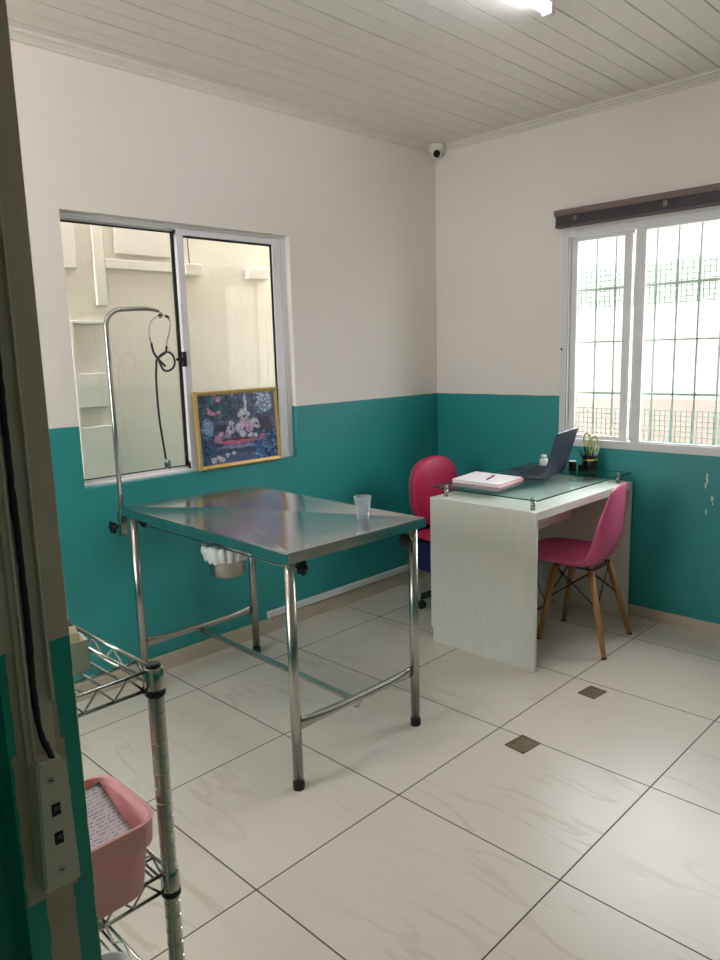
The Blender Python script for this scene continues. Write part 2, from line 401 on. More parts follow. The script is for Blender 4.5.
# ------------------------------------------------------------------ window in the left wall
W1 = D.objects.new('window_1', None); COL.objects.link(W1); W1.location = ((AX0 + AX1) / 2, 0.05, AZ0); struct(W1)
def wpart(mb, name, m, P, label=None):
    o = mb.build(name, m); o.parent = P; o.matrix_parent_inverse = Matrix.Translation(-P.location)
    if label: o['label'] = label
    return o
x0, x1, z0, z1 = AX0, AX1, AZ0, AZ1
mb = MB(); mb.box(x0, x1, .03, .10, z1 - .016, z1, .002); mb.box(x0, x1, .028, .10, z0, z0 + .012, .002); mb.box(x0, x0 + .012, .032, .099, z0 + .001, z1 - .001, .002); mb.box(x1 - .028, x1, .032, .099, z0 + .001, z1 - .001, .002)
mb.box(x0, x1, .038, .042, z1 - .024, z1 - .01); mb.box(x0, x1, .062, .066, z1 - .024, z1 - .01)
wpart(mb, 'window_frame', M_alum, W1)
# rear (left) sash
mb = MB(); sx0, sx1 = x0 + .006, -1.835
mb.box(sx0, sx0 + .02, .068, .088, z0 + .02, z1 - .03); mb.box(sx1 - .02, sx1 + .02, .068, .088, z0 + .02, z1 - .03); mb.box(sx0, sx1, .068, .088, z0 + .012, z0 + .028); mb.box(sx0, sx1, .068, .088, z1 - .032, z1 - .014)
s1 = wpart(mb, 'rear_sash', M_alum, W1)
mb = MB(); mb.box(sx0 + .01, sx1, .076, .079, z0 + .026, z1 - .030); wpart(mb, 'glass', M_glass, W1)
mb = MB(); mb.box(sx1 - .034, sx1 - .014, .060, .0685, z0 + .028, z1 - .03); mb.box(sx0, sx1 - .012, .066, .0685, z1 - .038, z1 - .031); mb.box(sx0, sx1 - .012, .066, .0685, z0 + .026, z0 + .031); wpart(mb, 'gasket', M_gasket, W1)
# front (right) sash
mb = MB(); fx0, fx1 = -1.856, x1 - .03
mb.box(fx0, fx0 + .036, .035, .058, z0 + .012, z1 - .016, .002); mb.box(fx0, fx1, .036, .058, z1 - .046, z1 - .016, .002); mb.box(fx0, fx1, .036, .058, z0 + .012, z0 + .05, .002)
mb.box(fx1 - .055, fx1, .035, .058, z0 + .012, z1 - .016, .002)
s2 = wpart(mb, 'front_sash', M_alumg, W1)
mb = MB(); mb.box(fx0 + .03, fx1 - .05, .046, .049, z0 + .055, z1 - .04); wpart(mb, 'glass', M_glass, W1)
mb = MB(); mb.box(fx0 + .036, fx1 - .055, .042, .046, z1 - .056, z1 - .046); mb.box(fx1 - .066, fx1 - .055, .042, .046, z0 + .05, z1 - .05); wpart(mb, 'gasket', M_gasket, W1)
mb = MB(); mb.box(-1.872, -1.850, .020, .036, 1.425, 1.495, .004); mb.box(-1.905, -1.862, .018, .030, 1.452, 1.468, .004); wpart(mb, 'latch', M_black, W1)

# passage behind that window: rough plaster wall with raised bands
mb = MB(); mb.box(-4.6, 1.4, .75, .95, -.1, 3.3); struct(mb.build('wall_passage', M_plaster))
mb = MB(); mb.box(-4.6, 1.4, .15, .46, 2.75, 2.83); struct(mb.build('passage_shade_slab', M_band))  # unseen slab added to cut the sky light falling into the passage
mb = MB()
for (a, b2, c2, d2) in ((-2.30, -2.01, 1.93, 2.3), (-1.915, -1.858, 1.75, 2.3), (-1.858, -1.42, 1.942, 1.99), (-1.79, -1.46, 2.02, 2.3), (-2.06, -1.87, 0.1, 1.12), (-2.06, -1.90, 1.22, 1.40), (-2.06, -1.87, 1.655, 1.672), (-2.075, -2.058, .1, 1.672)):
    mb.box(a, b2, .728, .75, c2, d2, .004)
struct(mb.build('trim_3', M_band))
for k, (a, b2, wire) in enumerate(((-1.39, -1.268, True), (-.938, -.787, False))):  # plain white boxes on the passage wall, one with a wire above
    t = thing('wall_box', ('white box on the outside wall seen through the glass, with a thin wire above it', 'white box on the outside wall seen through the glass at its right edge')[k], 'junction box', ((a + b2) / 2, .75, 1.93))
    mb = MB(); hw = (b2 - a) / 2; mb.box(-hw, hw, -.055, 0, 0, .065, .006); mb.build('housing', M_band, t)
    if wire:
        mb = MB(); mb.tube([(-.01, -.02, .06), (-.01, -.012, .25), (-.01, -.012, .5)], .003, 6); mb.build('wire', M_dark, t)

# ------------------------------------------------------------------ window in the right wall
W2 = D.objects.new('window_2', None); COL.objects.link(W2); W2.location = (0.04, (BY0 + BY1) / 2, BZ0); struct(W2)
y0, y1, z0, z1 = BY0, BY1, BZ0, BZ1
mb = MB()
mb.box(-.006, .085, y0 - .004, y1 + .004, z1 - .036, z1 + .004, .002); mb.box(-.008, .085, y0 - .004, y1 + .004, z0 - .004, z0 + .038, .002)
mb.box(-.0045, .084, y1 - .040, y1 + .003, z0 + .002, z1 - .002, .002); mb.box(-.0045, .084, y0 - .003, y0 + .018, z0 + .002, z1 - .002, .002)
wpart(mb, 'window_frame', M_alum, W2)
def sash(ya, yb, xa, xb, name, stile=(.03, .03), rail=.03):
    mb = MB()
    mb.box(xa, xb, ya, ya + stile[0], z0 + .03, z1 - .03, .002); mb.box(xa, xb, yb - stile[1], yb, z0 + .03, z1 - .03, .002)
    mb.box(xa + .001, xb - .001, ya, yb, z0 + .036, z0 + .036 + rail, .002); mb.box(xa + .001, xb - .001, ya, yb, z1 - .034 - rail, z1 - .034, .002)
    wpart(mb, name, M_alum, W2)
    mb = MB(); xc = (xa + xb) / 2; mb.box(xc - .0015, xc + .0015, ya + stile[0] - .004, yb - stile[1] + .004, z0 + .04, z1 - .04); wpart(mb, 'glass', M_glassc, W2)
sash(-1.272, -.926, .022, .040, 'rear_sash', (.045, .036), .022)
mb = MB(); mb.box(-.0062, -.004, -.9255, -.9235, z0 + .03, z1 - .03); wpart(mb, 'gasket', M_gasket, W2)
sash(-1.80, -1.298, .0, .018, 'front_sash', (.045, .052), .010)
sash(-2.25, -1.79, .022, .040, 'rear_sash', (.045, .045), .022)
mb = MB(); mb.lathe([(.006, 0), (.006, .004)], seg=10, mtx=Matrix.Translation((-.006, y1 - .008, 1.455)) @ Matrix.Rotation(-PI / 2, 4, 'Y')); wpart(mb, 'screw', M_black, W2)

W3 = D.objects.new('window_added', None); COL.objects.link(W3); W3.location = (XL - .06, -.68, .95); struct(W3)  # unseen window added to let in fill light from the back
mb = MB(); X3 = XL - .08; mb.box(X3, X3 + .05, -1.13, -.23, 2.06, 2.1); mb.box(X3, X3 + .05, -1.13, -.23, .95, .99); mb.box(X3 + .001, X3 + .049, -1.13, -1.09, .95, 2.1); mb.box(X3 + .001, X3 + .049, -.27, -.23, .95, 2.1); mb.box(X3 + .001, X3 + .049, -.70, -.66, .95, 2.1)
wpart(mb, 'window_frame', M_alum, W3)
mb = MB(); mb.box(X3 + .02, X3 + .023, -1.10, -.26,  .98, 2.07); wpart(mb, 'glass', M_glassc, W3)

# security grille outside the window
G = thing('window_grille', 'painted steel security grille with wire mesh panels outside the right window', 'window grille', (.125, -1.6, .88))
def gp(mb, name, m): o = mb.build(name, m); o.parent = G; o.matrix_parent_inverse = Matrix.Translation(-G.location); return o
for k in range(14):
    yv = -.915 - .1105 * k
    mb = MB(); mb.tube([(.125, yv, .86), (.125, yv, 2.14)], .0065, 8); gp(mb, 'bar', M_rod)
for zz, rr in ((1.775, .007), (1.49, .0045), (1.208, .006), (.9, .007)):
    mb = MB(); mb.box(.125 - rr, .125 + rr, -2.36, -.80, zz - rr, zz + rr); gp(mb, 'rail', M_rod)
for za, zb in ((.90, 1.12), (1.68, 1.895)):
    mb = MB(); yv = -.82
    while yv > -2.34: mb.tube([(.137, yv, za), (.137, yv, zb)], .0024, 5); yv -= .0276
    zz = za
    while zz <= zb + .001: mb.tube([(.139, -2.34, zz), (.139, -.82, zz)], .0024, 5); zz += .0276
    gp(mb, 'mesh_panel', M_mesh)

# outside ground, low boundary wall, opposite wall in dull grey
mb = MB(); mb.box(-9, 14, -12, 10, -.5, -.13); struct(mb.build('ground', M_ground))
mb = MB(); mb.box(3.2, 3.4, -8, 4, -.13, .96); struct(mb.build('wall_boundary', M_pink))
mb = MB(); mb.box(6.0, 6.3, -14, 5, -.13, 3.0); struct(mb.build('wall_opposite', mat('darkened_render', srgb(124, 121, 114), .9, var=.06, scale=2)))  # colour kept dark so the grille bars show against it

# ------------------------------------------------------------------ tube lamp, added fill tube, camera dome, blind, conduit, drains
for lx, ly, lm, lab in ((-1.818, -1.492, M_tubel, 'lit white tube lamp fixed under the white board ceiling'), (-3.55, -.95, M_tubefill, 'added fill tube on the ceiling out of view, left of the left window behind the wall end')):  # second tube is an added fill, out of view, brightening the left wall
    t = thing('tube_lamp', lab, 'ceiling lamp', (lx, ly, HC))
    mb = MB(); mb.box(-.6, .6, -.02, .02, -.018, -.001, .003); mb.build('lamp_body', M_lampw, t)
    mb = MB(); mb.tube([(-.585, 0, -.032), (.585, 0, -.032)], .0165, 16, smooth=True); mb.build('lit_tube', lm, t)
    for s in (-1, 1):
        mb = MB(); mb.box(s * .6 - .012, s * .6 + .012, -.021, .021, -.05, -.001, .003); mb.build('end_cap', M_lampw, t)

t = thing('security_camera', 'small cream dome security camera in the ceiling corner', 'security camera', (-.055, -.055, HC - .001))
d = Vector((-.72, -.62, -.45)).normalized()
mb = MB(); mb.lathe([(.047, 0), (.049, -.012), (.049, -.03), (.042, -.04)], seg=28); mb.build('housing', M_cream, t)
mb = MB(); R1 = Matrix.Translation((0, 0, -.045)); pr = [(.036 * math.sin(a), .036 * math.cos(a)) for a in [PI * q / 14 for q in range(1, 14)]]
mb.lathe(pr, seg=24, mtx=R1); e = mb.build('eyeball', M_cream, t)
mb = MB(); mb.lathe([(.021, .024), (.021, .037), (.015, .040), (.004, .041)], seg=20, mtx=R1 @ d.to_track_quat('Z', 'Y').to_matrix().to_4x4()); mb.build('lens', M_lens, t)

t = thing('window_blind', 'dark brown horizontal blind raised into a stack above the right window', 'blind', (-.002, -1.6, 2.11))
mb = MB(); mb.box(-.046, -.002, -.72, .745, .052, .085, .002); mb.box(-.05, -.046, -.72, .745, .060, .082, .001); mb.build('head_rail', M_blind, t)
mb = MB()
for k in range(11): mb.box(-.044, -.006, -.715, .738, .004 + k * .0042, .0066 + k * .0042)
mb.build('slat_stack', M_blindd, t)
mb = MB(); mb.box(-.045, -.005, -.716, .740, -.008, .003, .002); mb.build('bottom_rail', M_blindd, t)
for yy in (.62, .14, -.34):
    mb = MB(); mb.box(-.049, -.0435, yy - .012, yy + .012, .018, .046, .001); mb.build('cord_clip', M_blind, t)
mb = MB(); mb.tube([(-.053, .63, .07), (-.054, .628, -.03), (-.052, .625, -.10)], .0025, 6); mb.build('tilt_wand', M_cup, t)

mb = MB(); mb.box(-1.478, -.30, -.020, -.0005, .082, .117, .003); tag(mb.build('cable_duct', M_alum), 'thin white plastic cable duct along the teal wall above the skirting', 'cable duct')

def drain(cx, cy, sx, sy, a, label):
    t = thing('floor_drain', label, 'floor drain', (cx, cy, .0), a, 'floor drains')
    mb = MB()
    for (p, q, r_, s_) in ((-sx, sx, -sy, -sy + .008), (-sx, sx, sy - .008, sy), (-sx, -sx + .008, -sy, sy), (sx - .008, sx, -sy, sy)): mb.box(p, q, r_, s_, -.002, .003)
    mb.build('frame', M_drain, t)
    mb = MB(); mb.box(-sx + .006, sx - .006, -sy + .006, sy - .006, -.002, .0015)
    for i in range(5):
        for j in range(4):
            px = -sx + .018 + i * (2 * sx - .036) / 4; py = -sy + .018 + j * (2 * sy - .036) / 3
            mb.lathe([(.005, .0014), (.003, .0028)], px, py, 8, cap0=False)
    mb.build('grate', M_drain, t)
drain(-1.559, -1.632, .053, .043, -.10, 'tarnished square floor drain nearer the camera, in front of the steel table')
drain(-.998, -1.625, .050, .040, -.10, 'tarnished square floor drain farther away, in front of the pink chair')

# ------------------------------------------------------------------ stub wall: cable trunk and socket box
t = thing('wire_conduit', 'open beige vertical cable trunk with fuzzy black cable on the wall end', 'cable trunk', (-3.530, -2.3, 1.075))
mb = MB()
mb.box(-.0125, .0125, -.002, 0, 0, 1.58); mb.box(-.0125, -.010, -.010, 0, 0, 1.58, .0008); mb.box(.0105, .0125, -.010, 0, .06, 1.58, .0008)
mb.box(-.017, -.0125, -.004, 0, .0, 1.58)
mb.build('channel', M_socket, t)
mb = MB(); pts = [(.006, -.014, -.004), (.002, -.012, .012), (-.0035, -.009, .035), (-.005, -.0075, .08)] + [(-.004 + .0006 * math.sin(k), -.0075, .08 + .05 * k) for k in range(1, 30)]
mb.tube(smooth_path(pts, 5), .0030, 8)
for v in mb.bm.verts: v.co += Vector((random.uniform(-1, 1), random.uniform(-1, 1), 0)) * .0006
mb.build('cable', M_gasket, t)

t = thing('socket_box', 'beige surface network socket box with two square ports on the wall end', 'socket box', (-3.5325, -2.3, .944))
mb = MB(); vs = mb.prism([(-.0175, .004), (-.0145, 0), (.0175, .0), (.0195, .003), (.0165, .130), (.0140, .135), (-.009, .139), (-.0125, .135)], 'y', -.022, 0)
bmesh.ops.bevel(mb.bm, geom=[e for e in mb.bm.edges if abs(e.verts[0].co.y + .022) < 1e-5 and abs(e.verts[1].co.y + .022) < 1e-5], offset=.002, segments=2, affect='EDGES')
mb.build('box_body', M_socket, t)
for zz in (.055, .086):
    mb = MB(); mb.box(-.003, .0058, -.0228, -.021, zz - .0065, zz + .0065, .0006); p_ = mb.build('port', M_dark, t)
    mb = MB(); mb.box(-.001, .004, -.0236, -.0226, zz - .001, zz + .0035); mb.build('port_contacts', M_blindd, p_)
for zz, xx in ((.020, .001), (.118, -.0005)):
    mb = MB(); mb.lathe([(.0036, 0), (.0036, .0006), (.0026, .0007)], seg=16, mtx=Matrix.Translation((xx, -.022, zz)) @ Matrix.Rotation(PI / 2, 4, 'X')); s_ = mb.build('screw', M_tube, t)
    mb = MB(); mb.lathe([(.0011, .0006), (.0011, .0011)], seg=10, mtx=Matrix.Translation((xx, -.022, zz)) @ Matrix.Rotation(PI / 2, 4, 'X')); mb.build('screw_slot', M_dark, s_)

# ------------------------------------------------------------------ stainless exam table
T_ = thing('exam_table', 'stainless steel examination table with creased top, standing by the left window', 'table', (-1.9962, -.6941, 0), -.0261)
HW, HL, HZ = .3338, .5715, .8455
IA, IB = HW - .033, HL - .040
mb = MB(); rim = .012; c0 = (.0, .31, HZ - .022)
inner = [(-HW + rim, -HL + rim), (HW - rim, -HL + rim), (HW - rim, HL - rim), (-HW + rim, HL - rim)]; outer = [(-HW, -HL), (HW, -HL), (HW, HL), (-HW, HL)]
NV = mb.bm.verts.new
O = [NV((a, c, HZ)) for a, c in outer]; I = [NV((a, c, HZ)) for a, c in inner]; C = NV(c0); B = [NV((a, c, HZ - .036)) for a, c in outer]; B2 = [NV((a * .97, c * .98, HZ - .036)) for a, c in outer]; I2 = [NV((a * .97, c * .98, HZ - .026)) for a, c in outer]
for k in range(4):
    k2 = (k + 1) % 4
    mb.bm.faces.new((O[k], O[k2], I[k2], I[k])); mb.bm.faces.new((I[k], I[k2], C)); mb.bm.faces.new((O[k2], O[k], B[k], B[k2])); mb.bm.faces.new((B[k2], B[k], B2[k], B2[k2])); mb.bm.faces.new((B2[k2], B2[k], I2[k], I2[k2]))
mb.bm.faces.new(I2)
es = [e for e in mb.bm.edges if (e.verts[0] in O and e.verts[1] in O)]
bmesh.ops.bevel(mb.bm, geom=es, offset=.003, segments=2, affect='EDGES')
mb.build('tabletop', M_sheet, T_, recalc=False)
for (a, c) in ((-1, -1), (1, -1), (1, 1), (-1, 1)):
    mb = MB(); mb.lathe([(.0178, .02), (.0178, HZ - .034)], a * IA, c * IB, 20); lg = mb.build('leg', M_tube, T_)
    mb = MB(); mb.lathe([(.0195, 0), (.0205, .006), (.0205, .028), (.0185, .032)], a * IA, c * IB, 20); mb.build('rubber_foot', M_gasket, lg)
for c in (-1, 1):     # end stretchers with flattened ends, bowed downwards a little
    pts = []; sq = []; n = 16
    for k in range(n + 1):
        u = -1 + 2 * k / n; e = max(0, (abs(u) - .5) / .5) ** 1.5
        pts.append((u * (IA - .012), c * IB, .232 - .004 * (1 - u * u))); sq.append((1 - .5 * e, 1 + .5 * e))
    # ring axes: a is horizontal, b vertical
    mb = MB(); mb.tube(pts, .0155, 14, sq=sq); mb.build('stretcher', M_tube, T_)
mb = MB(); mb.box(-.013, .013, -IB - .0, IB + .0, .198, .212, .002); mb.lathe([(.012, .184), (.012, .194), (.008, .198)], 0, -IB + .02, 6); mb.build('long_brace', M_tube, T_)
for sx in (-1, 1):       # wire rails under the top
    mb = MB(); xr = sx * .268 if sx < 0 else .02
    mb.tube([(xr, .46, HZ - .04), (xr, .455, HZ - .074)] + [(xr, .45 - .1 * k, HZ - .077) for k in range(9)] + [(xr, -.46, HZ - .074), (xr, -.465, HZ - .034)], .0035, 8); mb.build('bucket_rail', M_chrome, T_)
def knob(P, base, d, name='knob'):
    d = Vector(d).normalized(); Mx = Matrix.Translation(base) @ d.to_track_quat('Z', 'Y').to_matrix().to_4x4()
    mb = MB(); mb.lathe([(.004, 0), (.004, .02)], seg=10, mtx=Mx, mi=1)
    mb.lathe([(.009, .012), (.011, .026), (.011, .028)], seg=14, mtx=Mx)
    seg = 48; rings = []
    for (rr, zz) in ((.5, .024), (.95, .025), (1, .028), (1, .036), (.93, .040), (.5, .042)):
        rings.append([mb.bm.verts.new(Mx @ Vector(((.0265 * rr * (1 + .13 * math.cos(6 * 2 * PI * k / seg))) * math.cos(2 * PI * k / seg), (.0265 * rr * (1 + .13 * math.cos(6 * 2 * PI * k / seg))) * math.sin(2 * PI * k / seg), zz))) for k in range(seg)])
    for A, Bq in zip(rings, rings[1:]):
        for k in range(seg): mb.bm.faces.new((A[k], A[(k + 1) % seg], Bq[(k + 1) % seg], Bq[k]))
    mb.bm.faces.new(rings[0][::-1]); mb.bm.faces.new(rings[-1])
    return mb.build(name, [M_black, M_tube], P)
knob(T_, (-IA + .020, -IB, HZ - .070), (1, -.05, 0)); knob(T_, (IA - .016, -IB, HZ - .078), (-1, -.25, .0)); knob(T_, (-IA + .014, IB, HZ - .070), (1, .0, 0))

# grooming arm clamped to the table corner
A_ = thing('grooming_arm', 'tall bent steel pole clamped to the rear corner of the steel table', 'table arm', (-2.298, -.090, .014))
mb = MB(); pts = [(0, 0, .70), (0, 0, 1.2), (0, 0, 1.585)] + arc((.075, 0, 1.585), .075, PI, PI / 2, 10)[1:] + [(.13, 0, 1.664), (.19, 0, 1.666), (.235, 0, 1.660), (.25, 0, 1.655)]
mb.tube(pts, [.0105] * 13 + [.0105, .010, .007, .006], 14); mb.build('pole', M_tube, A_)
mb = MB(); mb.tube([(.245, 0, 1.656), (.262, 0, 1.650), (.268, 0, 1.640), (.262, 0, 1.630), (.250, 0, 1.628)], .0032, 8); mb.build('hook', M_chrome, A_)
mb = MB(); mb.box(-.016, .016, -.016, .016, .70, .80, .003); mb.box(-.014, .03, -.014, .014, .795, .806, .002); mb.build('clamp', M_tube, A_)
knob(A_, (-.014, 0, .745), (-1, 0, 0))

# stethoscope hanging from the arm
S_ = thing('stethoscope', 'black tubed stethoscope hanging with a loop from the steel pole hook', 'stethoscope', (-2.03, -.09, 1.62))
S_OFF = Matrix.Translation((-.008, -.0, .020))
def sp(mb, name, m): o = mb.build(name, m); o.parent = S_; o.matrix_parent_inverse = S_OFF @ Matrix.Translation(-S_.location); return o
Y = -.092
mb = MB(); mb.tube(smooth_path([(-2.036, Y, 1.632), (-2.075, Y, 1.612), (-2.097, Y - .006, 1.575), (-2.098, Y - .006, 1.535), (-2.086, Y, 1.505)], 6), .0028, 8); sp(mb, 'ear_tube', M_chrome)
mb = MB(); mb.tube(smooth_path([(-2.002, Y - .004, 1.628), (-1.992, Y - .006, 1.600), (-1.998, Y - .004, 1.56), (-2.008, Y, 1.53), (-2.018, Y, 1.488)], 6), .0028, 8); sp(mb, 'ear_tube', M_chrome)
for (p, q) in (((-2.044, Y, 1.633), (-2.028, Y, 1.634)), ((-2.014, Y - .002, 1.632), (-1.992, Y - .002, 1.622))):
    mb = MB(); mb.tube([p, tuple((Vector(p) + Vector(q)) / 2), q], [.004, .0068, .004], 10); sp(mb, 'ear_tip', M_black)
mb = MB(); mb.tube(smooth_path([(-2.088, Y, 1.515), (-2.082, Y, 1.478), (-2.064, Y, 1.448), (-2.046, Y, 1.43), (-2.03, Y - .004, 1.412)], 6), .0050, 10)
mb.tube(smooth_path([(-2.014, Y, 1.500), (-2.022, Y, 1.472), (-2.045, Y + .003, 1.457), (-2.066, Y + .003, 1.440), (-2.072, Y, 1.415), (-2.077, Y, 1.37), (-2.079, Y, 1.28), (-2.076, Y, 1.18), (-2.068, Y, 1.09), (-2.058, Y, 1.00)], 6), .0050, 10)
mb.tube(smooth_path([(-2.064, Y - .006, 1.448), (-2.045, Y - .007, 1.400), (-2.018, Y - .007, 1.392), (-1.990, Y - .006, 1.408), (-1.981, Y - .004, 1.436), (-1.992, Y - .002, 1.464), (-2.018, Y, 1.474), (-2.044, Y + .004, 1.462), (-2.064, Y + .004, 1.443)], 6), .0048, 10)
sp(mb, 'tubing', M_black)
Mx = Matrix.Translation((-2.053, Y - .002, .975)) @ Vector((.75, -.6, .1)).normalized().to_track_quat('Z', 'Y').to_matrix().to_4x4()
mb = MB(); mb.lathe([(.015, -.012), (.016, -.008), (.009, -.003), (.008, .002), (.020, .006), (.0215, .009), (.0205, .012)], seg=24, mtx=Mx); sp(mb, 'chest_piece', mat('dark_metal', srgb(84, 92, 92), .35, .7))

# bucket under the table drain
B_ = thing('hanging_bucket', 'small steel bucket lined with a plastic bag hanging under the steel table', 'bucket', (-2.012, -.44, .542))
mb = MB(); mb.lathe([(.070, .0), (.0745, .004), (.080, .06), (.088, .118), (.094, .120), (.094, .124), (.086, .124), (.078, .06), (.072, .008), (.0, .007)][:-1], seg=36, cap1=True); mb.build('pail', M_tube, B_)
mb = MB(); seg = 72
rings = []
for (rr, zz, am) in ((.084, .10, .0), (.089, .130, .003), (.096, .142, .006), (.104, .132, .008), (.106, .112, .010), (.099, .088, .008), (.094, .072, .010)):
    rings.append([mb.bm.verts.new(((rr + am * noise.noise(Vector((math.cos(2 * PI * k / seg) * 3, math.sin(2 * PI * k / seg) * 3, zz * 20)))) * math.cos(2 * PI * k / seg), (rr + am * math.sin(k * 1.7)) * math.sin(2 * PI * k / seg), zz + am * 1.6 * noise.noise(Vector((k * .45, zz * 30, 1))))) for k in range(seg)])
for A, Bq in zip(rings, rings[1:]):
    for k in range(seg): f = mb.bm.faces.new((A[k], A[(k + 1) % seg], Bq[(k + 1) % seg], Bq[k])); f.smooth = True
mb.build('bag_liner', M_bag, B_)
for s in (-1, 1):
    mb = MB(); mb.tube([(s * .092, 0, .118), (s * .098, 0, .16), (s * .085, 0, .205), (s * .06, 0, .2375)], .0022, 8); mb.build('wire_hanger', M_chrome, B_)
mb = MB()
vsr = bmesh.ops.create_icosphere(mb.bm, subdivisions=3, radius=.034)['verts']
for v in vsr: v.co = Vector((v.co.x * 1.1, v.co.y, v.co.z * .8)) * (1 + .25 * noise.noise(v.co * 60)) + Vector((-.058, -.03, .175))
o = mb.build('crumpled_wrapper', M_blue); tag(o, 'crumpled blue wrapper lying in the lined bucket under the steel table', 'waste'); o.location = B_.location

# plastic cup
t = thing('plastic_cup', 'clear plastic cup of water near the right front corner of the steel table', 'cup', (-1.829, -1.088, HZ - .0025))
mb = MB(); H = .086; prof = [(.0, .001), (.0215, .0), (.023, .003), (.0255, .028), (.029, .052), (.0295, .0535), (.0315, .074), (.0325, .080), (.0350, .084), (.0350, .087), (.0335, .0865), (.0315, .080), (.0285, .054), (.0245, .028), (.0215, .004), (.0, .003)]
mb.lathe([(max(r_, .0004), z_) for r_, z_ in prof], seg=36, cap0=False, cap1=False); mb.build('cup_wall', M_cup, t)
mb = MB(); mb.lathe([(.0213, .004), (.0244, .028), (.0268, .044), (.0005, .044)], seg=36, cap1=False); mb.build('water', glass('water', (.9, .94, .97, 1), 1.33, 0, .08), t)

# ------------------------------------------------------------------ framed picture in the window
PT = thing('framed_picture', 'gold framed garden painting with flowers leaning in the left window', 'picture', (-1.584, .004, .926))
PT.rotation_euler = (-.05, 0, 0)
pw, ph, fw = .252, .378, .020
mb = MB()
for ring in (1,):
    prof = [(0, 0), (0, -.016), (.006, -.020), (.014, -.018), (.016, -.012), (.020, -.011), (.020, 0)]
    cs = [(-pw, 0), (pw, 0), (pw, ph), (-pw, ph)]; ds = [(1, 1), (-1, 1), (-1, -1), (1, -1)]
    R_ = [[mb.bm.verts.new((cx + dx * a, c, cz + dz * a)) for a, c in prof] for (cx, cz), (dx, dz) in zip(cs, ds)]
    for k in range(4):
        for j in range(len(prof)):
            j2 = (j + 1) % len(prof); mb.bm.faces.new((R_[k][j], R_[k][j2], R_[(k + 1) % 4][j2], R_[(k + 1) % 4][j]))
mb.build('frame', M_gold, PT)
# painted canvas: an artwork stored as face colours on a fine grid
me = D.meshes.new('canvas'); bm = bmesh.new(); NU, NV2 = 150, 108; u0, u1, v0, v1 = -pw + .018, pw - .018, .018, ph - .018
V = [[bm.verts.new((u0 + (u1 - u0) * i / NU, -.010, v0 + (v1 - v0) * j / NV2)) for i in range(NU + 1)] for j in range(NV2 + 1)]
lay = bm.loops.layers.color.new('paint'); rnd = random.Random(5)
blobs = []
def bl(u, v, ru, rv, col, k=1.0): blobs.append((u, v, ru, rv, col, k))
bl(.5, .08, .6, .12, (96, 112, 140)); bl(.52, .23, .36, .035, (150, 150, 168)); bl(.5, .16, .45, .02, (70, 84, 112)); bl(.5, .30, .32, .04, (198, 120, 140)); bl(.5, .335, .3, .02, (120, 60, 84))
bl(.82, .48, .16, .17, (60, 54, 82)); bl(.10, .52, .08, .18, (150, 168, 186)); bl(.60, .86, .018, .22, (196, 200, 204)); bl(.66, .85, .02, .2, (92, 110, 128)); bl(.86, .84, .12, .18, (132, 150, 170))
for _ in range(120): bl(rnd.uniform(0, .42), rnd.uniform(.62, 1), rnd.uniform(.012, .03), rnd.uniform(.012, .03), rnd.choice([(40, 96, 104), (28, 74, 84), (62, 120, 120), (24, 50, 66)]))
for _ in range(150): bl(rnd.uniform(.70, 1), rnd.uniform(0, .42), rnd.uniform(.012, .028), rnd.uniform(.012, .03), rnd.choice([(28, 88, 132), (44, 120, 160), (60, 150, 176), (20, 50, 88), (120, 170, 190)]))
for _ in range(60): bl(rnd.uniform(0, .16), rnd.uniform(.05, .45), .015, .02, rnd.choice([(30, 90, 130), (50, 120, 150), (20, 40, 66)]))
for _ in range(70): bl(rnd.uniform(.72, .94), rnd.uniform(.70, 1), .014, .016, rnd.choice([(210, 214, 222), (170, 182, 196), (232, 226, 230), (96, 120, 140)]))
for (uu, vv, s) in ((.26, .93, .04), (.14, .75, .035), (.19, .73, .03), (.25, .74, .028), (.44, .97, .022), (.12, .80, .02), (.21, .99, .02)):
    bl(uu, vv, s, s * 1.25, (214, 130, 150)); bl(uu, vv, s * .45, s * .5, (236, 190, 196))
# pale fluffy figures (plain, generic) in a soft heap
for (uu, vv, s, col) in ((.57, .70, .075, (214, 206, 206)), (.505, .68, .03, (198, 184, 184)), (.635, .68, .03, (198, 184, 184)), (.57, .58, .075, (206, 176, 182)), (.50, .50, .07, (226, 186, 196)), (.38, .48, .06, (200, 186, 196)), (.40, .57, .04, (188, 178, 192)), (.70, .55, .07, (222, 210, 214)), (.74, .50, .04, (190, 182, 196)), (.63, .48, .06, (206, 170, 184)), (.22, .36, .06, (214, 150, 168)), (.25, .43, .035, (200, 170, 184)), (.34, .41, .05, (170, 150, 174)), (.54, .40, .05, (226, 200, 206)), (.64, .37, .035, (216, 206, 214)), (.71, .36, .035, (206, 190, 204)), (.80, .33, .05, (196, 120, 146))):
    bl(uu, vv, s, s * 1.2, col)
for (uu, vv) in ((.575, .655), (.735, .53), (.385, .50)): bl(uu, vv, .016, .022, (34, 28, 40))
for (uu, vv, s) in ((.14, .07, .04), (.20, .10, .035), (.25, .06, .038), (.32, .12, .03), (.40, .14, .03), (.70, .08, .02)): bl(uu, vv, s, s * 1.2, (214, 206, 204)); bl(uu, vv, s * .3, s * .3, (196, 150, 90))
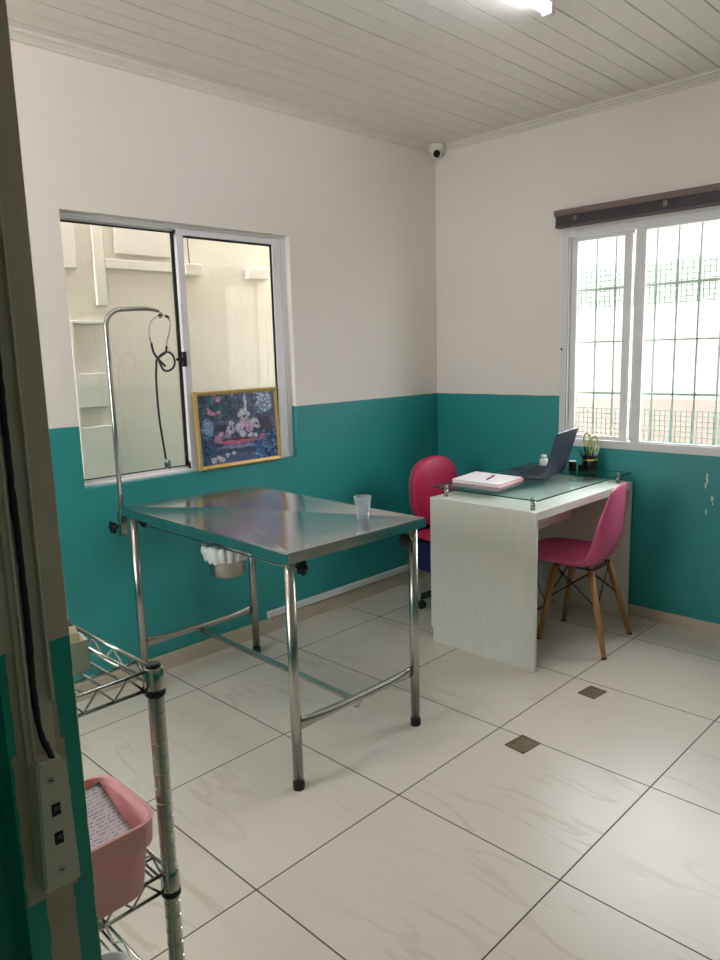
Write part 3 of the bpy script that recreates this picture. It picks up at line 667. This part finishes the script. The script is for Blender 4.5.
def paint(u, v):
    n1 = noise.noise(Vector((u * 9, v * 9, 2))); n2 = noise.noise(Vector((u * 34, v * 34, 5)))
    c = [132 + 60 * n1 + 40 * n2, 144 + 62 * n1 + 40 * n2, 164 + 58 * n1 + 40 * n2]
    du = .018 * noise.noise(Vector((u * 26, v * 26, 9))); dv = .018 * noise.noise(Vector((u * 26, v * 26, 13)))
    for (a, e, ru, rv, col, k) in blobs:
        q = ((u + du - a) / ru) ** 2 + ((v + dv - e) / rv) ** 2
        if q < 1:
            t_ = min(1, (1 - q) * 2.2) * .9
            for i in range(3): c[i] += (min(250, col[i] * 1.05 + 44) * (1 + .16 * n2) - c[i]) * t_
    return srgb(*[min(255, max(4, x_ * .8 + g_ * .2)) for x_, g_ in zip(c, (150, 154, 176))])
for j in range(NV2):
    for i in range(NU):
        f = bm.faces.new((V[j][i], V[j][i + 1], V[j + 1][i + 1], V[j + 1][i])); cc = paint((i + .5) / NU, (j + .5) / NV2)
        for l in f.loops: l[lay] = cc
bm.to_mesh(me); bm.free()
mp = D.materials.new('painting'); mp.use_nodes = True; at = mp.node_tree.nodes.new('ShaderNodeVertexColor'); at.layer_name = 'paint'
mp.node_tree.links.new(at.outputs[0], mp.node_tree.nodes['Principled BSDF'].inputs['Base Color']); mp.node_tree.nodes['Principled BSDF'].inputs['Roughness'].default_value = .3
link('canvas', me, mp, PT)
mb = MB(); mb.box(-pw + .012, pw - .012, -.008, -.003, .012, ph - .012); mb.build('backing', M_dark, PT)

# ------------------------------------------------------------------ desk
DX0, DX1, DY0, DY1, DZ = -.99, -.022, -1.335, -.735, .75
t = thing('desk', 'white laminate desk with raised glass top beside the right window', 'desk', (DX0, DY0, 0))
def dp(mb, name, m, label=None):
    o = mb.build(name, m); o.parent = t; o.matrix_parent_inverse = Matrix.Translation(-t.location)
    if label: o['label'] = label
    return o
mb = MB(); mb.box(DX0, DX1, DY0, DY1, DZ - .038, DZ, .001); dp(mb, 'desktop', M_lam)
mb = MB(); mb.prism([(DY0, 0), (DY1 - .012, 0), (DY1 - .012, .075), (DY1, .075), (DY1, DZ - .0382), (DY0, DZ - .0382)], 'x', DX0, DX0 + .018); dp(mb, 'side_panel', M_lam)
mb = MB(); mb.box(DX1 - .020, DX1, DY0, DY1, 0, DZ - .0382, .001); dp(mb, 'side_panel', M_lam)
mb = MB(); mb.box(DX0 + .018, DX1 - .020, DY1 - .06, DY1 - .042, .26, DZ - .0382); dp(mb, 'modesty_panel', M_lam)
mb = MB(); mb.box(DX0 + .0185, -.46, DY0 + .12, DY1 - .09, DZ - .135, DZ - .0385, .001); dr = dp(mb, 'drawer_case', M_lam)
glz = .792
mb = MB()
gx0, gx1, gy0, gy1 = -.955, -.012, -1.318, -.722
mb.prism([(gx0, gy0), (gx1, gy0), (gx1, gy1), (gx0, gy1)], 'z', glz, glz + .006)
for f in mb.bm.faces: f.material_index = 0 if abs(f.normal.z) > .5 else 1
bmesh.ops.recalc_face_normals(mb.bm, faces=mb.bm.faces[:])
for f in mb.bm.faces: f.material_index = 0 if abs(f.normal.z) > .5 else 1
gt = dp(mb, 'glass_top', [M_dglass, M_dedge], 'greenish glass pane on steel studs')
for (sx, sy) in ((-.925, -.785), (-.945, -1.290), (-.10, -1.290), (-.10, -.79)):
    mb = MB(); mb.lathe([(.011, DZ), (.011, glz - .001)], sx, sy, 18); mb.lathe([(.011, glz + .0065), (.011, glz + .012), (.009, glz + .0135)], sx, sy, 18); dp(mb, 'glass_stud', M_tube)
GT = glz + .0065

# laptop
ang = math.radians(11.0)
LP = thing('laptop', 'open dark laptop seen from behind on the glass topped desk', 'laptop', (-.493, -1.074, GT), ang)
mb = MB(); mb.box(0, .345, .0, .238, .004, .020, .003); mb.build('base', M_lcd, LP)
mb = MB()
for r_ in range(5):
    for c_ in range(14): mb.box(.018 + c_ * .0222, .036 + c_ * .0222, .040 + r_ * .0225, .058 + r_ * .0225, .0195, .0215)
mb.box(.115, .225, .168, .228, .0195, .0203); mb.build('keyboard', M_lcdk, LP)
for (a, c) in ((.02, .02), (.325, .02), (.02, .22), (.325, .22)):
    mb = MB(); mb.box(a - .01, a + .01, c - .008, c + .008, 0, .0045); mb.build('rubber_foot', M_gasket, LP)
th = math.radians(17)
Mx = Matrix.Translation((0, .002, .018)) @ Matrix.Rotation(th, 4, 'X')
mb = MB(); mb.box(0, .345, -.007, .0, 0, .235, .002, mtx=Mx); lid = mb.build('lid', M_lcd, LP)
mb = MB(); mb.box(.010, .335, .0002, .0012, .014, .226, mtx=Mx); mb.build('screen', M_lens, lid)
mb = MB(); mb.tube([(.03, .001, .018), (.315, .001, .018)], .006, 10); mb.build('hinge', M_black, LP)

# notebooks with pen
ln, b = newmat('lined_paper'); vec, x, y, z = b.coord()
rows = b.math('LESS_THAN', b.math('FRACT', b.math('MULTIPLY', y, 130.0)), 0.34)
words = b.math('GREATER_THAN', b.noise(b.vscale(vec, (150, 170, 1)), 1.2, 2), 0.50)
marg = b.math('LESS_THAN', b.math('ABSOLUTE', x), .105)
b.base(b.mix(b.math('MULTIPLY', b.math('MULTIPLY', rows, words), marg), srgb(243, 243, 248), srgb(176, 176, 190))); b.n['Principled BSDF'].inputs['Roughness'].default_value = .8
N1 = thing('notebook', 'pink covered notebook of white sheets lying on the desk glass', 'notebook', (-.672, -.872, GT), .0)
def slab(a, c, cc, dd, z0_, z1_, rr=.004):
    mb = MB(); mb.prism(roundrect(a, c, cc, dd, rr, 3), 'z', z0_, z1_); return mb
QUAD = [(-.136, .139), (.137, .182), (.122, -.122), (-.136, -.148)]
def quad(s, z0_, z1_, dx=0, dy=0):
    mb = MB(); mb.prism([(a * s + dx, c * s + dy) for a, c in QUAD], 'z', z0_, z1_); return mb
quad(1.0, 0, .003).build('cover', M_basket, N1); quad(.985, .0025, .011).build('page_block', M_paper, N1); quad(1.0, .011, .0125, .002).build('cover', mat('pink_card', srgb(214, 120, 150), .5), N1)
quad(.975, .0126, .0180, -.003, .003).build('page_block', M_paper, N1)
mb = MB(); mb.tube([(-.07, -.03, .0), (.055, .012, .0)], .004, 10); mb.tube([(.055, .012, 0), (.064, .015, 0)], [.004, .001], 10)
o = mb.build('pen', mat('maroon_plastic', srgb(110, 50, 70), .4)); o.location = (-.672, -.872, GT + .0222); tag(o, 'thin maroon pen lying on top of the notebook', 'pen')

# pen holder with scissors and pens; two small pots beside; white bottle behind the laptop
PH = thing('pen_holder', 'black cup with a gold band holding pens and scissors below the right window', 'pen holder', (-.098, -1.128, GT))
mb = MB(); mb.lathe([(.036, 0), (.039, .004), (.039, .088), (.0375, .090), (.036, .088), (.035, .008)], seg=30); mb.build('cup', M_black, PH)
mb = MB(); mb.lathe([(.0396, .060), (.0402, .0605), (.0402, .069), (.0396, .0695)], seg=30, cap0=False, cap1=False); mb.build('gold_band', M_gold, PH)
def leaning(name, label, cat, base, top, r_, m, tipm=None, group=None):
    mb = MB(); mb.tube([base, tuple(Vector(base).lerp(Vector(top), .9)), top], [r_, r_, r_ * .5], 10); o = mb.build(name, m); tag(o, label, cat, group); o.location = PH.location; return o
leaning('pen', 'blue pen leaning left in the black pen cup', 'pen', (-.01, .012, .01), (-.042, .045, .125), .004, M_blue)
leaning('pen', 'dark pen leaning in the black pen cup left of the scissors', 'pen', (.0, .01, .01), (-.030, .022, .14), .004, M_black)
leaning('marker_pen', 'white marker pen upright in the black pen cup right of the scissors', 'pen', (.005, -.012, .01), (.010, -.026, .150), .0055, M_paper)
leaning('marker_pen', 'pale grey marker pen leaning right in the black pen cup', 'pen', (.01, -.01, .01), (.02, -.040, .140), .0045, M_alum)
leaning('pencil', 'green pencil upright at the back of the black pen cup', 'pencil', (.015, .012, .01), (-.01, .012, .150), .0035, mat('green_paint', srgb(60, 120, 90), .5))
SZ = thing('scissors', 'yellow green handled scissors standing in the black pen cup', 'scissors', (-.098, -1.128, GT), math.radians(-45))
for s, zt in ((-1, .215), (1, .198)):
    mb = MB(); c_ = (s * .021, 0, zt - .04)
    mb.tube([(c_[0] + .017 * math.cos(a) * (1 if abs(math.cos(a)) < .99 else 1), 0, c_[2] + .033 * math.sin(a)) for a in [2 * PI * k / 20 for k in range(20)]], .0042, 8, closed=True)
    mb.tube([(s * .014, 0, zt - .073), (-s * .003, 0, .085)], [.0045, .005], 8); mb.build('handle', M_yel, SZ)
    mb = MB(); mb.prism([(-s * .006, .012), (-s * .003, .012), (s * .004, .092), (-s * .008, .092)], 'y', -.001 * s - .0008, -.001 * s + .0008); mb.build('blade', M_tube, SZ)
for (px, py, rr, hh, m_, lab, cat, nm) in ((-.150, -1.052, .020, .052, M_black, 'small black pot with pale rim on the desk glass, nearest the laptop', 'pot', 'desk_pot'), (-.118, -1.088, .018, .034, M_black, 'low black pot squeezed between the taller pot and the pen cup', 'pot', 'desk_pot')):
    P_ = thing(nm, lab, cat, (px, py, GT)); mb = MB(); mb.lathe([(rr, 0), (rr * 1.03, .003), (rr * 1.03, hh), (rr * .9, hh + .002), (rr * .88, hh - .004)], seg=22); mb.build('pot_body', m_, P_)
    if hh > .05: mb = MB(); mb.lathe([(rr * 1.0, hh + .0022), (rr * .93, hh + .005)], seg=22, cap0=False); mb.build('lid', M_lampw, P_)
P_ = thing('spray_bottle', 'white plastic bottle standing on the desk behind the laptop lid', 'bottle', (-.150, -.875, GT)); mb = MB()
mb.lathe([(.021, 0), (.023, .004), (.023, .048), (.015, .058)], seg=22); mb.build('bottle_body', M_lampw, P_)
mb = MB(); mb.lathe([(.0155, .0585), (.0155, .074), (.013, .076)], seg=20); mb.build('cap', M_cream, P_)

# power cable under the desk
mb = MB(); mb.tube(smooth_path([(-.055, -.80, .30), (-.10, -.82, .10), (-.16, -.90, .03), (-.25, -.92, .006), (-.33, -.86, .005), (-.36, -.79, .02), (-.38, -.81, .25), (-.40, -.80, .55)], 8), .0035, 8)
tag(mb.build('power_cable', M_black), 'black power cable looping down to the floor behind the desk', 'cable')

# ------------------------------------------------------------------ pink shell chair with wooden dowel legs
E_ = thing('shell_chair', 'pink plastic shell chair with splayed wooden legs pushed under the desk', 'chair', (-.462, -1.298, 0), math.radians(2))
# local frame: chair faces +y. profile: (y, z, half width, side lift)
prof = [(.262, .408, .150, .000), (.255, .428, .175, .004), (.225, .441, .200, .010), (.15, .443, .222, .022), (.05, .431, .232, .035), (-.05, .421, .233, .048), (-.11, .424, .230, .062), (-.160, .448, .226, .075), (-.188, .495, .222, .080), (-.202, .555, .217, .078), (-.208, .62, .206, .066), (-.211, .68, .190, .050), (-.213, .735, .168, .034), (-.213, .775, .148, .020), (-.212, .795, .132, .012), (-.210, .803, .110, .008), (-.208, .806, .085, .006)]
pp = smooth_path([(a, c, d_) for a, c, d_, e_ in prof], 3); ss = smooth_path([(e_, 0, 0) for a, c, d_, e_ in prof], 3)
tang = [(pp[min(i + 1, len(pp) - 1)] - pp[max(i - 1, 0)]) for i in range(len(pp))]
def shell(off):
    rows_ = []; RS = Matrix.Rotation(math.radians(9), 4, 'Z')
    for i, p_ in enumerate(pp):
        ty, tz = tang[i].x, tang[i].y; L_ = math.hypot(ty, tz) or 1; ny, nz = tz / L_, -ty / L_     # normal pointing into the sitter's side
        row = []
        for k in range(17):
            u = -1 + 2 * k / 16; lift = ss[i].x * .75 * abs(u) ** 2.6
            row.append(RS @ Vector((-.015 + p_.z * .95 * math.sin(u * PI / 2 * .86) / math.sin(PI / 2 * .86), p_.x + .048 + ny * (lift + off), p_.y + nz * (lift + off))))
        rows_.append(row)
    return rows_
mb = MB(); RA = shell(0.0); RB = shell(-.006)
VA = [[mb.bm.verts.new(v) for v in r] for r in RA]; VB = [[mb.bm.verts.new(v) for v in r] for r in RB]; n_, m_ = len(VA), 17
for i in range(n_ - 1):
    for k in range(m_ - 1):
        f = mb.bm.faces.new((VA[i][k], VA[i][k + 1], VA[i + 1][k + 1], VA[i + 1][k])); f.smooth = True
        f = mb.bm.faces.new((VB[i][k], VB[i + 1][k], VB[i + 1][k + 1], VB[i][k + 1])); f.smooth = True
bord = [(i, 0) for i in range(n_)] + [(n_ - 1, k) for k in range(1, m_)] + [(i, m_ - 1) for i in range(n_ - 2, -1, -1)] + [(0, k) for k in range(m_ - 2, 0, -1)]
for q in range(len(bord)):
    (i, k), (i2, k2) = bord[q], bord[(q + 1) % len(bord)]; mb.bm.faces.new((VA[i][k], VB[i][k], VB[i2][k2], VA[i2][k2]))
mb.build('shell_seat', M_pinkp, E_)
feet = [(-.19, -.20), (.19, -.165), (-.15, .17), (.155, .185)]
tops = [(-.11, -.085), (.10, -.080), (-.105, .10), (.095, .105)]
for (fx, fy), (tx, ty) in zip(feet, tops):
    mb = MB(); mb.tube([(fx, fy, 0.0), (fx + (tx - fx) * .5, fy + (ty - fy) * .5, .2), (tx, ty, .395)], [.0115, .0150, .0165], 14); lg = mb.build('leg', M_wood, E_)
    mb = MB(); mb.tube([(fx, fy, -.0), (fx + (tx - fx) * .02, fy + (ty - fy) * .02, .008)], .0125, 12); mb.build('foot_cap', M_gasket, lg)
def at(i, f): (fx, fy), (tx, ty) = feet[i], tops[i]; return (fx + (tx - fx) * f, fy + (ty - fy) * f, .40 * f)
for (a, c) in ((0, 1), (1, 3), (3, 2), (2, 0)):
    for (p, q) in ((a, c), (c, a)):
        mb = MB(); A1, A2 = Vector(at(p, .56)), Vector(at(q, .97)); mb.tube([A1, A2], .0032, 8); mb.build('wire_brace', M_black, E_)
mb = MB(); mb.tube([(-.11, -.085, .398), (.10, -.080, .398), (.095, .105, .402), (-.105, .10, .402)], .0045, 8, closed=True)
for (tx, ty) in tops: mb.lathe([(.017, .392), (.012, .402)], tx, ty, 14)
mb.build('base_frame', M_black, E_)

# ------------------------------------------------------------------ pink office chair between table and desk
O_ = thing('office_chair', 'pink upholstered swivel chair with navy shell behind the desk', 'chair', (-.50, -.53, 0), math.radians(-5))
def cushion(w_, h_, d_, name, m_, P, Mx, n_=20, ex=3.2, narrow=0.0):
    mb = MB(); vs_ = bmesh.ops.create_icosphere(mb.bm, subdivisions=4, radius=1)['verts']
    for v in vs_:
        x_, y_, z_ = v.co
        q = (abs(x_) ** ex + abs(z_) ** ex) ** (1 / ex) if (abs(x_) + abs(z_)) > 1e-6 else 1
        r2 = math.hypot(x_, z_); k_ = (r2 / q) if q > 0 else 1; k_ = 1 + (k_ - 1) * min(1, r2)
        wv = w_ * (1 - narrow * max(0, z_))
        v.co = Mx @ Vector((x_ * k_ * wv, math.copysign(abs(y_) ** .6, y_) * d_, z_ * k_ * h_))
    for f in mb.bm.faces: f.smooth = True
    return mb.build(name, m_, P)
Mb = Matrix.Translation((0, .165, .668)) @ Matrix.Rotation(math.radians(-4), 4, 'X')
cushion(.190, .200, .042, 'backrest', M_pinkl, O_, Mb, ex=2.5)
cushion(.182, .193, .016, 'backrest_shell', mat('taupe_fabric', srgb(120, 92, 96), .7), O_, Mb @ Matrix.Translation((0, .034, 0)), ex=2.5)
cushion(.195, .195, .032, 'seat', M_pinkl, O_, Matrix.Translation((-.0, .0, .43)) @ Matrix.Rotation(PI / 2, 4, 'X'), ex=3.4)
mb = MB(); mb.prism(roundrect(-.18, .18, -.18, .18, .05), 'z', .235, .402); mb.build('seat_shell', M_navy, O_)
mb = MB(); mb.box(-.13, .13, .181, .208, .30, .60, .008); mb.build('back_support', M_navy, O_)
mb = MB(); mb.lathe([(.028, .10), (.028, .18), (.018, .18), (.018, .236)], 0, .0, 18); mb.build('gas_lift', M_black, O_)
for k in range(5):
    a = math.radians((140 + 5) + 72 * k); ex_, ey_ = .21 * math.cos(a), .21 * math.sin(a)
    mb = MB(); mb.tube([(.02 * math.cos(a), .02 * math.sin(a), .12), (ex_, ey_, .075)], [.026, .016], 10); arm = mb.build('base_arm', M_black, O_)
    mb = MB(); Mw = Matrix.Translation((ex_, ey_, .026)) @ Matrix.Rotation(a + .8, 4, 'Z') @ Matrix.Rotation(PI / 2, 4, 'Y')
    for q in (-.016, .004): mb.lathe([(.020, q), (.0255, q + .003), (.0255, q + .009), (.020, q + .012)], seg=18, mtx=Mw)
    mb.tube([(ex_, ey_, .03), (ex_, ey_, .075)], .006, 8); mb.build('caster', M_black, arm)

# ------------------------------------------------------------------ wire rack behind the stub wall
RX, RY, RX2, RY2 = -3.258, -2.033, -3.86, -1.705
K_ = thing('wire_rack', 'chrome wire shelving rack with grooved posts behind the wall end', 'shelving rack', (RX, RY, 0))
def kp(mb, name, m, par=None):
    o = mb.build(name, m)
    o.parent = K_ if par is None else par; o.matrix_parent_inverse = Matrix.Translation(-K_.location); return o
SH = (1.0, .655, .405, .10); shelves = []
for (px, py) in ((RX, RY), (RX, RY2), (RX2, RY), (RX2, RY2)):
    mb = MB(); pr = [(.0105, .012)]; z_ = .02; R0 = .0127
    while z_ < .985: pr += [(R0, z_), (R0, z_ + .0215), (R0 - .0013, z_ + .0225), (R0 - .0013, z_ + .0245)]; z_ += .0254
    pr += [(R0, 1.003)]
    mb.lathe(pr, px, py, 28, smooth=False); po = kp(mb, 'post', M_chrome)
    mb = MB(); mb.lathe([(R0 - .0005, 1.003), (R0 - .0005, 1.007), (.008, 1.010)], px, py, 18); c1 = mb.build('post_cap', M_black); c1.parent = po
    mb = MB(); mb.lathe([(.016, 0), (.016, .006), (.010, .013)], px, py, 14); c1 = mb.build('foot', M_black); c1.parent = po
for zs in SH:
    mb = MB(); r1, r2 = .0030, .0023
    for (z_, rr) in ((zs, r1), (zs - .030, r1)):
        mb.tube([(RX - .012, RY, z_), (RX2 + .012, RY, z_)], rr, 8); mb.tube([(RX - .012, RY2, z_), (RX2 + .012, RY2, z_)], rr, 8)
        mb.tube([(RX, RY + .012, z_), (RX, RY2 - .012, z_)], rr, 8); mb.tube([(RX2, RY + .012, z_), (RX2, RY2 - .012, z_)], rr, 8)
    def zig(p, q, n):
        pts = []
        for k in range(n + 1):
            f = k / n; pts.append((p[0] + (q[0] - p[0]) * f, p[1] + (q[1] - p[1]) * f, zs - (.002 if k % 2 else .028)))
        mb.tube(pts, r2, 6)
    zig((RX - .02, RY), (RX2 + .02, RY), 24); zig((RX - .02, RY2), (RX2 + .02, RY2), 24); zig((RX, RY + .02), (RX, RY2 - .02), 8); zig((RX2, RY + .02), (RX2, RY2 - .02), 8)
    xv = RX - .028
    while xv > RX2 + .01: mb.tube([(xv, RY, zs + .001), (xv, RY2, zs + .001)], r2, 6); xv -= .028
    for yy in (RY + .05, RY2 - .06): mb.tube([(RX, yy, zs - .003), (RX2, yy, zs - .003)], r2, 6)
    shf = kp(mb, 'shelf', M_chrome)
    for (px, py) in ((RX, RY), (RX, RY2), (RX2, RY), (RX2, RY2)):
        mb = MB(); mb.lathe([(.0148, zs - .032), (.0160, zs - .030), (.0146, zs + .002), (.0134, zs + .004)], px, py, 18, mi=0)
        mb.lathe([(.0148, zs - .042), (.0160, zs - .041), (.0160, zs - .035), (.0148, zs - .034)], px, py, 18, mi=1)
        c1 = mb.build('corner_sleeve', [M_chrome, M_black]); c1.parent = shf
SHZ = .655 + .0035

def basket(label, cx, cy, w_, d_, rz=0.0, h_=.125, group='pink storage baskets'):
    P = thing('storage_basket', label, 'basket', (cx, cy, SHZ), rz, group)
    mb = MB(); levels = [(.80, 0.0, .028), (.83, .004, .03), (.90, h_ * .66, .032), (.955, h_ * .66 + .001, .034), (.975, h_ * .96, .036), (.985, h_, .036), (.93, h_, .034), (.90, h_ * .93, .032), (.86, h_ * .62, .03), (.79, .010, .026)]
    rings = [[mb.bm.verts.new((a, c, zz)) for a, c in roundrect(-w_ / 2 * s, w_ / 2 * s, -d_ / 2 * s - 0, d_ / 2 * s, rr, 6)] for s, zz, rr in levels]
    for A, Bq in zip(rings, rings[1:]):
        for k in range(len(A)): f = mb.bm.faces.new((A[k], A[(k + 1) % len(A)], Bq[(k + 1) % len(A)], Bq[k])); f.smooth = False
    mb.bm.faces.new(rings[0][::-1]); mb.bm.faces.new(rings[-1])
    mb.build('basket_body', M_basket, P)
    return P
BX, BY = -3.415, -1.980
basket('dusty pink plastic basket holding printed papers on the wire rack', BX, BY, .266, .188, 0)
basket('dusty pink plastic basket behind the one with papers, mostly hidden by the wall end', -3.436, -1.80, .262, .140, 0)
# printed sheets
mb = MB()
def sheet(u, v): x_ = -.104 + .204 * u; y_ = -.068 + .132 * v; return Vector((x_, y_, .004 + .012 * (v - .3) ** 2 + .014 * max(0, u - .75) * 2 * v))
mb.grid(sheet, 18, 12); 
for z_ in (.0025, .005, .0075):
    V0 = [v.co.copy() for v in mb.bm.verts][: 19 * 13]
for f in mb.bm.faces[:]: pass
ret = bmesh.ops.solidify(mb.bm, geom=mb.bm.faces[:], thickness=.008)
o = mb.build('paper_stack', ln); o.location = (BX, BY, SHZ + .108); o.rotation_euler = (math.radians(6), 0, math.radians(-4)); tag(o, 'stack of printed white sheets lying in the pink basket on the rack', 'papers')

# white carton on the top shelf
P_ = thing('small_carton', 'small white open carton with raised flaps on the top shelf of the wire rack', 'carton', (-3.358, -1.948, 1.0035), math.radians(-8))
mb = MB(); w_, d_, h_ = .032, .020, .050
for (a, c, e, g) in ((-w_, w_, -d_, -d_ + .0015), (-w_, w_, d_ - .0015, d_), (-w_, -w_ + .0015, -d_, d_), (w_ - .0015, w_, -d_, d_), (-w_, w_, -d_, d_)): mb.box(a, c, e, g, 0, h_ if (a, c, e, g) != (-w_, w_, -d_, d_) else .002)
mb.build('box_body', M_cream, P_)
def flap(x0_, x1_, y_, dy, dz, curl): 
    mb = MB(); mb.grid(lambda u, v: Vector((x0_ + (x1_ - x0_) * u, y_ + dy * v + curl * math.sin(v * PI) * .3, h_ + dz * v - curl * v * v)), 6, 6); bmesh.ops.solidify(mb.bm, geom=mb.bm.faces[:], thickness=.001); mb.build('flap', M_cream, P_)
flap(-w_, w_ * .1, -d_ + .001, .010, .008, .0); flap(-w_ * .9, w_ * .9, d_ - .001, .012, .010, .002)
mb = MB(); mb.tube(smooth_path([(-.022, 0, h_ - .01), (-.014, .002, h_ + .010), (-.004, .004, h_ + .006), (.004, .004, h_ - .006)], 5), .0022, 8); mb.build('paper_tab', M_paper, P_)

# white pot on the third shelf
P_ = thing('white_tub', 'translucent white tub low on the wire rack beside the wall end', 'tub', (-3.335, -1.935, .4085)); mb = MB()
mb.lathe([(.032, 0), (.036, .004), (.040, .045), (.042, .046), (.042, .050), (.038, .050), (.034, .006)], seg=28); mb.build('tub_body', M_bag, P_)
